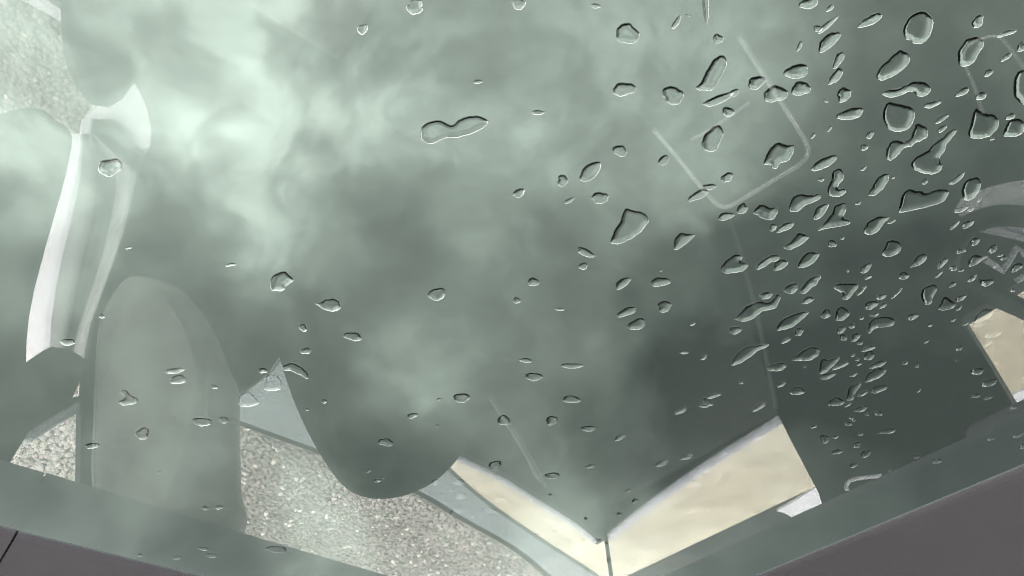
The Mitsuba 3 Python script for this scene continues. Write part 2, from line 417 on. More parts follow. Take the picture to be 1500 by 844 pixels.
SEAM = seam_b(20, 790)
def sheet(profile, loop_lo, loop_hi):
    """Headliner: the profile (offset outwards, z) carried round the roof opening, between two marks on the outline."""
    L = resample(np.array(opening.exterior.coords)[:-1], 1200)
    onside = np.where(L[:, 0] > .5)[0]
    for mark in (SEAM - .0007, SEAM + .0007, SEAM - .006, SEAM + .006):
        k = onside[np.argmin(np.abs(L[onside, 1] - mark))]
        L = np.insert(L, k + (1 if (L[(k + 1) % len(L), 1] - L[k, 1]) * (mark - L[k, 1]) > 0 else 0), [LIP_A, mark], axis=0)
        onside = np.where(L[:, 0] > .5)[0]
    rings = []
    for o, z in profile:
        g = opening.buffer(o, quad_segs=16, join_style='round') if abs(o) > 1e-9 else opening
        # push each outline point along its normal
        t = np.roll(L, -1, 0) - np.roll(L, 1, 0)
        t /= np.linalg.norm(t, axis=1, keepdims=True)
        nrm = np.stack([t[:, 1], -t[:, 0]], 1)
        if not sg.Polygon(L).exterior.is_ccw:
            nrm = -nrm
        rings.append((L + nrm * o, z))
    return L, rings


PROFILE = [(.006, 1.3835), (.002, 1.3825), (0, 1.3805), (.0015, 1.3785), (.006, 1.3770), (.03, 1.3735), (.08, 1.367), (.16, 1.354), (.262, 1.335), (.268, 1.345), (.16, 1.366), (.08, 1.377), (.03, 1.3825)]


def headliner(keep, profile=None):
    L, rings = sheet(profile or PROFILE, 0, 0)
    n, m = len(L), len(rings)
    rise = .0045 * np.clip((L[:, 1] - (LIP_B - .17)) / .13, 0, 1)      # the front edge sits a little higher
    rise = rise - .0022 * np.clip((.20 - L[:, 1]) / .18, 0, 1) * (L[:, 0] > .5)
    V = np.vstack([P(R[:, 0], R[:, 1], z + rise) for R, z in rings])
    i = np.arange(n); j = (i + 1) % n
    ok = keep(L)
    use = ok[i] & ok[j]
    F = []
    for k in range(m):
        k2 = (k + 1) % m
        F.append(np.stack([k * n + i, k * n + j, k2 * n + j], 1)[use])
        F.append(np.stack([k * n + i, k2 * n + j, k2 * n + i], 1)[use])
    mesh = trimesh.Trimesh(V, np.vstack(F), process=False)
    mesh.fix_normals()
    return mesh


put('car__headliner', headliner(lambda L: ~((L[:, 0] > .5) & (L[:, 1] < SEAM + .0006))), 'headliner_fabric', 40)
labels['car__headliner'] = {'label': 'grey woven fabric headliner round the glass'}
put('car__headliner_section', headliner(lambda L: (L[:, 0] > .5) & (L[:, 1] < SEAM - .0006)), 'headliner_fabric', 40)
labels['car__headliner_section'] = {'label': 'short end section of grey headliner behind the seam'}
put('car__seam_backing', headliner(lambda L: (L[:, 0] > .5) & (np.abs(L[:, 1] - SEAM) < .0065), [(.004, 1.3828), (.003, 1.3815), (.004, 1.3803), (.03, 1.3768), (.08, 1.3702), (.16, 1.3574), (.258, 1.339), (.258, 1.341), (.08, 1.374), (.03, 1.3795)]), 'dark_trim')
put('car__seam_tape', headliner(lambda L: (L[:, 0] > .5) & (np.abs(L[:, 1] - SEAM) < .0065), [(.0065, 1.3842), (.03, 1.3833), (.08, 1.3778), (.16, 1.3668), (.262, 1.3462), (.262, 1.3457), (.16, 1.3664), (.08, 1.3774), (.03, 1.3829), (.0065, 1.3838)]), 'headliner_fabric')
scene['car__headliner_section']['to_world'] = T().translate([0, 0, .0004 - GLASS_Z])

# left side of the car: door panels, openings, pillar
A0 = .85


def side_poly(pts):
    return [side(x, y, A0) for x, y in pts]


TOP = 1.335
w2 = side_poly([(357, 783), (350, 770), (346, 745), (342, 660), (340, 580), (372, 562), (395, 544), (410, 522), (424, 494), (560, 560), (670, 658), (740, 694), (806, 735), (850, 763), (881, 789)])
w2 = sg.Polygon(w2 + [(.90, w2[-1][1]), (.90, TOP), (w2[0][0] + .01, TOP)])
w1 = side_poly([(-14, 724), (42, 631), (80, 607), (119, 585), (118, 708)])
w1 = sg.Polygon(w1 + [(w1[-1][0], TOP), (w1[0][0], TOP)])
tri = sg.Polygon(side_poly([(106, 583), (125, 541), (122, 578)]))
doorway = sg.Polygon(side_poly([(-170, -90), (92, -90), (95, 20), (97, 50), (103, 80), (117, 112), (139, 138), (165, 143), (186, 131), (203, 107), (213, 124), (222, 145), (228, 172), (228, 192), (222, 213), (212, 228), (207, 245),
                                (198, 285), (187, 330), (174, 368), (158, 412), (140, 462), (127, 528), (116, 520), (100, 512), (76, 508), (64, 513), (38, 531), (39, 500), (42, 468), (50, 425), (64, 372), (77, 325), (90, 280), (98, 250), (105, 215), (106, 200), (98, 186), (82, 177), (66, 162), (45, 157), (20, 161), (0, 167), (-170, 200)]))
w2, w1, doorway = (g.buffer(0) for g in (w2, w1, doorway))
wall = sg.box(-1.6, .22, .851, 1.345)
front_door = sg.box(side(330, 600, A0)[0], .22, .851, 1.345)
rear_part = wall.difference(front_door).difference(unary_union([w1, tri, doorway, w2, sg.box(-1.5, .30, -.36, TOP)]))
put('car__door_panel', prism(front_door.difference(w2.union(doorway)), A0, A0 + .022, LEFT), 'dark_trim')
put('car__side_panel', prism(rear_part, A0, A0 + .022, LEFT), 'dark_trim')
labels['car__door_panel'] = {'label': 'dark front door panel below the side window'}
labels['car__side_panel'] = {'label': 'dark rear side trim round the open doorway'}


def flat_pane(key, poly, depth, place):
    g = max(getattr(poly, 'geoms', [poly]), key=lambda x: x.area)
    v2, f = trimesh.creation.triangulate_polygon(g, engine='earcut')
    put(key, trimesh.Trimesh(place(v2[:, 0], v2[:, 1], np.full(len(v2), depth)), f, process=False), 'clear_pane')


flat_pane('car__window_pane', w2.buffer(.004).intersection(sg.box(-2, 0, .870, 2)), A0 + .026, LEFT)
flat_pane('car__window_pane_001', w1.buffer(.004), A0 + .026, LEFT)

# window ledges that catch the daylight
def ledge(pts, depth, to3, r):
    q = np.array([to3(*p) for p in spline(pts, 60)])
    return tube(q, r, 10)


put('car__window_trim', ledge([(668, 659), (740, 695), (806, 736), (850, 764), (880, 788)], 0, lambda x, y: P(A0 + .014, side(x, y, A0)[0], side(x, y, A0)[1] + .001), .0052), 'white_paint', 50)
put('car__window_trim_004', ledge([(343, 576), (375, 560), (398, 543), (412, 522), (424, 494)], 0, lambda x, y: P(A0 + .03, *side(x, y + 1, A0 + .03)), .0022), 'white_paint', 50)
s1 = [(42, 631), (80, 607), (119, 585)]
q = [side(x, y, A0) for x, y in s1]
put('car__window_trim_001', tube([P(A0 + .012, b, z) for b, z in q], .009, 12), 'white_paint', 50)

# broad pillar between the side windows
pil = spline([(133, 712), (134, 640), (138, 540), (142, 490), (152, 455), (168, 428), (180, 419), (215, 424), (262, 445), (305, 500), (330, 560), (343, 590), (344, 650), (346, 735), (352, 782), (300, 830), (150, 830)], 140, closed=True)
pil = np.array([side(x, y, .82) for x, y in pil])
pil[:, 1] = np.minimum(pil[:, 1], 1.362)
put('car__pillar', cushion(pil, .76, .862, LEFT, .055, n=240, steps=12, bulge=.045), 'grey_trim', 60)
labels['car__pillar'] = {'label': 'broad grey pillar trim between the two side windows'}

# front of the car: ledge, windows, broad pillar
B0 = .85


def front_poly(pts):
    return [front(x, y, B0) for x, y in pts]


w3 = front_poly([(880, 800), (881, 785), (905, 766), (940, 738), (1000, 695), (1060, 655), (1139, 606), (1160, 648), (1199, 722)])
w3 = sg.Polygon([(.90, w3[1][1])] + w3[1:] + [(w3[-1][0], TOP), (.90, TOP)]).buffer(0)
w4 = front_poly([(1486, 597), (1450, 536), (1407, 466), (1425, 455), (1447, 442), (1520, 395), (1640, 330)])
w4 = sg.Polygon([(w4[0][0], TOP)] + w4 + [(w4[-1][0], TOP)]).buffer(0)
wallf = sg.box(-.95, .22, .849, 1.345).difference(unary_union([w3, w4]))
edge = front(1050, 310, B0)[0], front(1139, 606, B0)[0]
left_half = sg.Polygon([(.848, .22), (edge[0], .22), (edge[0], front(1050, 310, B0)[1]), (edge[1], front(1139, 606, B0)[1]), (.848, front(1139, 606, B0)[1])])
put('car__dashboard', prism(wallf.difference(left_half), B0, B0 + .02, FRONT), 'dark_trim')
put('car__dashboard_end', prism(wallf.intersection(left_half), B0, B0 + .019, FRONT), 'dash_grey')
labels['car__dashboard_end'] = {'label': 'left end of the dashboard under the window'}
flat_pane('car__window_pane_002', w3.buffer(.004).intersection(sg.box(-2, 0, .870, 2)), B0 + .024, FRONT)
flat_pane('car__window_pane_003', w4.buffer(.004), B0 + .024, FRONT)
put('car__window_trim_002', ledge([(885, 782), (905, 766), (940, 738), (1000, 695), (1060, 655), (1138, 606)], 0, lambda x, y: P(front(x, y, B0)[0], B0 + .012, front(x, y, B0)[1] + .001), .0085), 'white_paint', 50)
put('car__window_trim_003', ledge([(1403, 471), (1425, 457), (1447, 443)], 0, lambda x, y: P(front(x, y, B0 + .026)[0], B0 + .026, front(x, y, B0 + .026)[1]), .004), 'white_paint', 50)
put('car__corner_post', tube([P(.853, .853, .3), P(.853, .853, 1.05), P(.835, .853, 1.345)], .0034, 10), 'dark_trim', 50)
labels['car__corner_post'] = {'label': 'thin dark post where side window and front window meet'}

# sun visor and the painted highlight of a handle by the front edge of the roof
vis = spline([(1412, 634), (1418, 624), (1432, 615), (1520, 572), (1640, 515), (1640, 560), (1520, 612), (1428, 649), (1417, 646)], 90, closed=True)
vis = np.array([front(x, y, .80) for x, y in vis])
put('car__sun_visor', cushion(vis, .80, .815, FRONT, .005, n=120), 'headliner_fabric', 50)
gh = [P(front(x, y, .80)[0], .80, front(x, y, .80)[1]) for x, y in spline([(1241, 718), (1240, 711), (1246, 704), (1262, 700), (1290, 697)], 24)]
put('car__handle_highlight', tube(gh, .0024, 10), 'white_paint', 50)  # white tube drawn as the bright highlight along a handle

# storage trays with bright rims on the dark console
def at0(x, y, z):
    return P(*level(x, y, z), z)


def tray_loop(pts, z):
    return np.array([P(*level(x, y, z), z) for x, y in spline(pts, 70)])


put('car__storage_tray', prism(sg.Polygon([level(x, y, .852) for x, y in [(958, 188), (1058, 305), (1185, 218), (1085, 50)]]).buffer(.012), .83, .852, FLOOR), 'dark_trim')
put('car__storage_tray__bright_rim', tube(tray_loop([(957, 189), (990, 228), (1022, 268), (1048, 297), (1062, 303), (1080, 296), (1120, 272), (1150, 254), (1172, 240), (1183, 226), (1182, 212), (1165, 182), (1140, 143), (1112, 100), (1092, 68), (1083, 54)], .86), .0037, 20, 1.0), 'satin_metal', 60)
put('car__storage_tray__slot', tube(tray_loop([(1012, 205), (1040, 190), (1098, 150)], .857), .0022, 12, .8), 'white_paint', 60)
put('car__storage_tray_001', prism(sg.Polygon([level(x, y, .852) for x, y in [(1440, 165), (1408, 80), (1450, 55), (1540, 150)]]).buffer(.008), .83, .852, FLOOR), 'dark_trim')
put('car__storage_tray_001__bright_rim', tube(tray_loop([(1440, 166), (1428, 130), (1416, 100), (1411, 82), (1420, 66), (1442, 56), (1460, 54), (1472, 62), (1500, 100), (1540, 152)], .86), .0022, 16, .8), 'satin_metal', 60)

# console and floor below
put('car__console', prism(sg.box(.1, .35, .46, .845), .45, .826, FLOOR), 'dark_trim')
put('car__floor', prism(sg.box(-.95, -1.6, .846, .846), .20, .22, FLOOR), 'bounce_trim')
right = sg.box(-1.6, .223, .845, 1.345).difference(sg.box(-1.45, .9, -.05, 1.32)).difference(sg.box(.30, 1.02, .80, 1.32))  # unseen windows, cut large to let more daylight into the cabin
put('car__door_panel_001', prism(right, -.96, -.938, LEFT), 'bounce_trim')
labels['car__door_panel_001'] = {'label': 'pale door panel on the other side of the car'}
put('car__rear_sill', prism(sg.box(-.935, .223, .845, .70), -1.6, -1.58, FRONT), 'bounce_trim')  # rear left open above this unseen sill, added to light the cabin

# pale edge strips of the console, seat belt
put('car__console__edge_trim', tube([at0(x, y, z) for x, y, z in [(1066, 312, .862), (1085, 370, .90), (1104, 440, .95), (1122, 520, 1.0), (1137, 598, 1.05)]], .0034, 10), 'edge_grey', 50)
put('car__console__edge_trim_001', tube([at0(x, y, .862) for x, y in [(872, 92), (912, 140), (950, 182)]], .0045, 10), 'dash_grey', 50)
belt = np.array([side(x, y, .74) for x, y in spline([(664, 508), (700, 558), (735, 610), (768, 664), (786, 700)], 40)])
belt2 = belt + [.022, .004]
put('car__seat_belt', trimesh.Trimesh(np.vstack([P(.742, belt[:, 0], belt[:, 1]), P(.748, belt2[:, 0], belt2[:, 1])]), np.vstack([[[k, k + 1, len(belt) + k + 1], [k, len(belt) + k + 1, len(belt) + k]] for k in range(len(belt) - 1)]), process=False), 'grey_paint')
put('car__seat_belt__hem', tube(P(.740, belt[:, 0], belt[:, 1]), .0016, 8), 'grey_paint', 50)
put('car__seat_belt__hem_001', tube(P(.746, belt2[:, 0], belt2[:, 1]), .0016, 8), 'grey_paint', 50)

# steering wheel
WZ = 1.13
ring = spline([(1390, 378), (1396, 396), (1416, 412), (1450, 430), (1490, 449), (1540, 468), (1600, 458), (1640, 410), (1610, 360), (1540, 328), (1470, 316), (1415, 334)], 110, closed=True)
at = lambda x, y, z: P(*level(x, y, z), z)
ring3 = np.array([at(x, y, WZ) for x, y in ring])
put('car__steering_wheel__rim', tube(np.vstack([ring3, ring3[:1], ring3[1:2]]), .0100, 16), 'dark_trim', 60)
hubl = np.array([level(1540 + 55 * np.cos(t), 395 + 30 * np.sin(t), WZ - .012) for t in np.linspace(0, 2 * np.pi, 60, endpoint=False)])
put('car__steering_wheel__hub', cushion(hubl, WZ - .035, WZ - .004, FLOOR, .01, n=80), 'dark_trim', 60)
put('car__steering_wheel__spoke', tube([at(x, y, WZ + .004) for x, y in [(1442, 380), (1456, 388), (1469, 397), (1478, 383), (1490, 362), (1500, 372), (1512, 378)]], .0032, 12), 'white_paint', 60)
put('car__steering_wheel__spoke_001', tube([at(x, y, WZ + .004) for x, y in [(1488, 412), (1500, 405), (1520, 396)]], .0030, 12), 'white_paint', 60)
leaf = np.array([level(x, y, WZ - .01) for x, y in [(1389, 386), (1393, 401), (1398, 415), (1423, 413), (1412, 404), (1401, 396), (1394, 388)]])
put('car__column_stalk', cushion(leaf, WZ - .016, WZ - .01, FLOOR, .002, n=60), 'white_paint', 50)
cowl = spline([(1416, 333), (1424, 316), (1450, 304), (1520, 288), (1600, 300), (1600, 352), (1540, 356), (1500, 351), (1465, 342), (1438, 337)], 90, closed=True)
cowl = np.array([level(x, y, WZ - .03) for x, y in cowl])
put('car__instrument_cowl', cushion(cowl, WZ - .06, WZ - .03, FLOOR, .008, n=120), 'white_paint', 50)
put('car__instrument_cowl__edge_trim', tube([at(x, y, WZ - .024) for x, y in [(1417, 333), (1438, 336), (1465, 341), (1500, 350), (1540, 357)]], .0032, 12), 'white_paint', 60)  # white tube standing in for the highlight along this edge
th = np.linspace(0, 2 * np.pi, 90)

# front seat with its rounded headrest before the side window, and seat belt
seat = spline([(418, 534), (432, 576), (452, 622), (478, 668), (505, 705), (532, 723), (562, 729), (598, 724), (634, 707), (660, 682), (674, 660), (700, 610), (720, 540), (700, 470), (620, 430), (520, 420), (440, 450), (412, 500)], 160, closed=True)
seat = np.array([side(x, y, .645) for x, y in seat])
put('car__front_seat__headrest', cushion(seat, .612, .670, LEFT, .026, n=160, bulge=.006), 'seat_cloth', 60)
labels['car__front_seat__headrest'] = {'label': 'dark rounded headrest in front of the side window'}
sb = seat[:, 0].mean()
put('car__front_seat__backrest', cushion(np.array([(sb - .16, .5), (sb + .10, .5), (sb + .10, seat[:, 1].min() + .02), (sb - .16, seat[:, 1].min() + .02)]), .36, .80, LEFT, .05, n=120, bulge=.01), 'seat_cloth', 60)
put('car__front_seat__cushion', cushion(np.array([(.36, sb - .1), (.80, sb - .1), (.80, sb + .42), (.36, sb + .42)]), .36, .52, FLOOR, .05, n=120, bulge=.01), 'seat_cloth', 60)

# white painted edge of the open rear door, seen through the doorway
ROWS = [(196, (104, 112, 119, 126, 131, 136, 140)), (250, (97, 105, 113, 132, 150, 190, 206)), (282, (90, 97, 105, 131, 150, 187, 199)), (326, (77, 86, 94, 125, 143, 178, 188)), (370, (64, 73, 82, 114, 132, 168, 175)),
        (420, (51, 61, 72, 103, 120, 149, 157)), (470, (41, 53, 64, 96, 110, 127, 140)), (500, (38, 51, 64, 90, 103, 118, 134)), (545, (34, 50, 64, 84, 96, 112, 128))]
LIFT = (-.005, .012, .028, .0, -.045, .010, -.02)
grid = []
xs = np.linspace(0, 6, 49)
yy = np.linspace(196, 545, 44)
for y in yy:
    cols = [np.interp(y, [r[0] for r in ROWS], [r[1][k] for r in ROWS]) for k in range(7)]
    from scipy.interpolate import PchipInterpolator
    px = PchipInterpolator(range(7), cols)(xs)
    lift = PchipInterpolator(range(7), LIFT)(xs)
    grid.append([P(*level(x, y, .46 + l), .46 + l) for x, l in zip(px, lift)])
grid = np.array(grid)


def door_strip(key, c0, c1, m):
    g = grid[:, c0:c1]
    nr, nc = g.shape[:2]
    i, j = np.meshgrid(np.arange(nr - 1), np.arange(nc - 1), indexing='ij')
    qd = np.stack([i * nc + j, i * nc + j + 1, (i + 1) * nc + j + 1, (i + 1) * nc + j], -1).reshape(-1, 4)
    top = trimesh.Trimesh(g.reshape(-1, 3), np.vstack([qd[:, [0, 1, 2]], qd[:, [0, 2, 3]]]), process=False)
    low = g.copy(); low[..., 2] -= .05
    put(key, trimesh.util.concatenate([top, trimesh.Trimesh(low.reshape(-1, 3), top.faces[:, ::-1], process=False)]), m, True)


door_strip('car__open_door', 0, 20, 'white_paint')
door_strip('car__open_door__shaded_face', 19, 29, 'grey_paint')  # greyed where the curved door edge turns into shade
door_strip('car__open_door__shaded_fold', 28, 37, 'fold_shade')  # dark band painting the shade down in the fold
door_strip('car__open_door__flange', 36, 49, 'grey_paint')  # profile shading carried on in grey over the far ridge
labels['car__open_door'] = {'label': 'white painted folded edge of the open rear door'}
fan = spline([(120, 176), (150, 153), (178, 143), (203, 104), (216, 124), (226, 150), (230, 182), (224, 216), (186, 216), (178, 200), (160, 184), (140, 180)], 90, closed=True)
fan = np.array([level(x, y, .14) for x, y in fan])
put('car__door_sill', cushion(fan, .08, .14, FLOOR, .006, n=140), 'white_paint', 50)
labels['car__door_sill'] = {'label': 'white painted fan shaped sill plate beside the doorway'}
hx = np.array([level(155 + 25 * np.cos(t), 215 + 34 * np.sin(t), .17) for t in th[:-1]])
put('car__hinge_cover', cushion(hx, .145, .19, FLOOR, .012, n=80), 'dark_trim', 50)
put('car__hinge_cover__strap', tube([P(*level(x, y, .20), .20) for x, y in [(128, 178), (142, 196), (157, 216)]], .006, 8), 'pale_trim', 50)

# painted bay line at the top left, on the gravel
bl = [(28, -4), (62, 14), (97, 34), (97, 22), (70, 4), (40, -14)]
blp = sg.Polygon([level(x, y, .03) for x, y in bl]).buffer(0)
put('parking_line', prism(blp.buffer(.004), .001, .03, FLOOR), 'white_paint')
labels['parking_line'] = {'label': 'short white edging strip laid on the gravel', 'category': 'edging', 'kind': 'structure'}

# ------------------------------------------------------------------ raindrops on the roof glass
def drop_mesh(outline_px, height=1.0, seed=0):
    """Water lying on the glass: outline in the photograph -> flat pool with a rounded rim, closed below."""
    o = np.array([on_glass(x, y) for x, y in outline_px])
    poly = sg.Polygon(o).buffer(0)
    if poly.geom_type != 'Polygon':
        poly = max(poly.geoms, key=lambda g: g.area)
    per, area = poly.length, poly.area
    inr = 2 * area / per
    rim = min(.0030, inr * 1.2)
    hmax = max(.00075, .62 * rim * height)
    step = np.clip(per / 90, .00025, .0011)
    pts, hs = [], []
    levels = rim * np.array([0, .03, .09, .18, .30, .45, .62, .82, 1.0])
    last = poly
    for d in levels:
        g = poly.buffer(-d, quad_segs=4) if d else poly
        for h in getattr(g, 'geoms', [g]):
            if h.is_empty:
                continue
            n = max(6, int(h.exterior.length / step))
            c = np.array([h.exterior.interpolate(k / n, normalized=True).coords[0] for k in range(n)])
            pts.append(c)
            hs.append(np.full(n, d))
    n0 = len(pts[0])
    x0, y0, x1, y1 = poly.bounds
    s2 = step * 2.2
    gx, gy = np.meshgrid(np.arange(x0, x1, s2), np.arange(y0, y1, s2))
    gx = gx + (np.arange(gx.shape[0]) % 2)[:, None] * s2 / 2
    q = np.c_[gx.ravel(), gy.ravel()]
    core = poly.buffer(-rim * 1.05)
    if not core.is_empty and len(q):
        q = q[shapely.contains_xy(core, q[:, 0], q[:, 1])]
        pts.append(q)
        hs.append(np.full(len(q), rim))
    pts, d = np.vstack(pts), np.concatenate(hs)
    tri_ = Delaunay(pts).simplices
    ctr = pts[tri_].mean(1)
    inside = shapely.contains_xy(poly, ctr[:, 0], ctr[:, 1])
    tri_ = tri_[inside]
    v = pts[tri_]
    ar = np.cross(v[:, 1] - v[:, 0], v[:, 2] - v[:, 0])
    tri_[ar < 0] = tri_[ar < 0][:, ::-1]
    tri_ = tri_[np.abs(ar) > 1e-14]
    s = np.clip(d / rim, 0, 1)
    z = hmax * np.maximum(0, 1 - (1 - s) ** 2.4)
    wob = meshkit.fbm(np.c_[pts * 140, np.full(len(pts), seed * 3.7)], 2, seed=2) - .5
    z = z * (1 + .22 * wob)
    base = GLASS_Z + .0002
    top = np.c_[pts, base + z]
    low = np.c_[pts, np.full(len(pts), base)]
    V = np.vstack([top, low])
    F = np.vstack([tri_, tri_[:, ::-1] + len(pts)])
    return trimesh.Trimesh(V, F, process=False)


def blob(cx, cy, L, W, ang, r):
    """A single bead's outline: an uneven oval, ang in degrees above the photograph's horizontal."""
    t = np.linspace(0, 2 * np.pi, 36, endpoint=False)
    k = 1 + .10 * np.sin(2 * t + r.uniform(0, 6.3)) + .07 * np.sin(3 * t + r.uniform(0, 6.3)) + .035 * np.sin(5 * t + r.uniform(0, 6.3)) + .02 * np.sin(9 * t + r.uniform(0, 6.3))
    u, v = L / 2 * np.cos(t) * k, W / 2 * np.sin(t) * k
    a = math.radians(ang)
    return np.c_[cx + u * math.cos(a) + v * math.sin(a), cy - u * math.sin(a) + v * math.cos(a)]


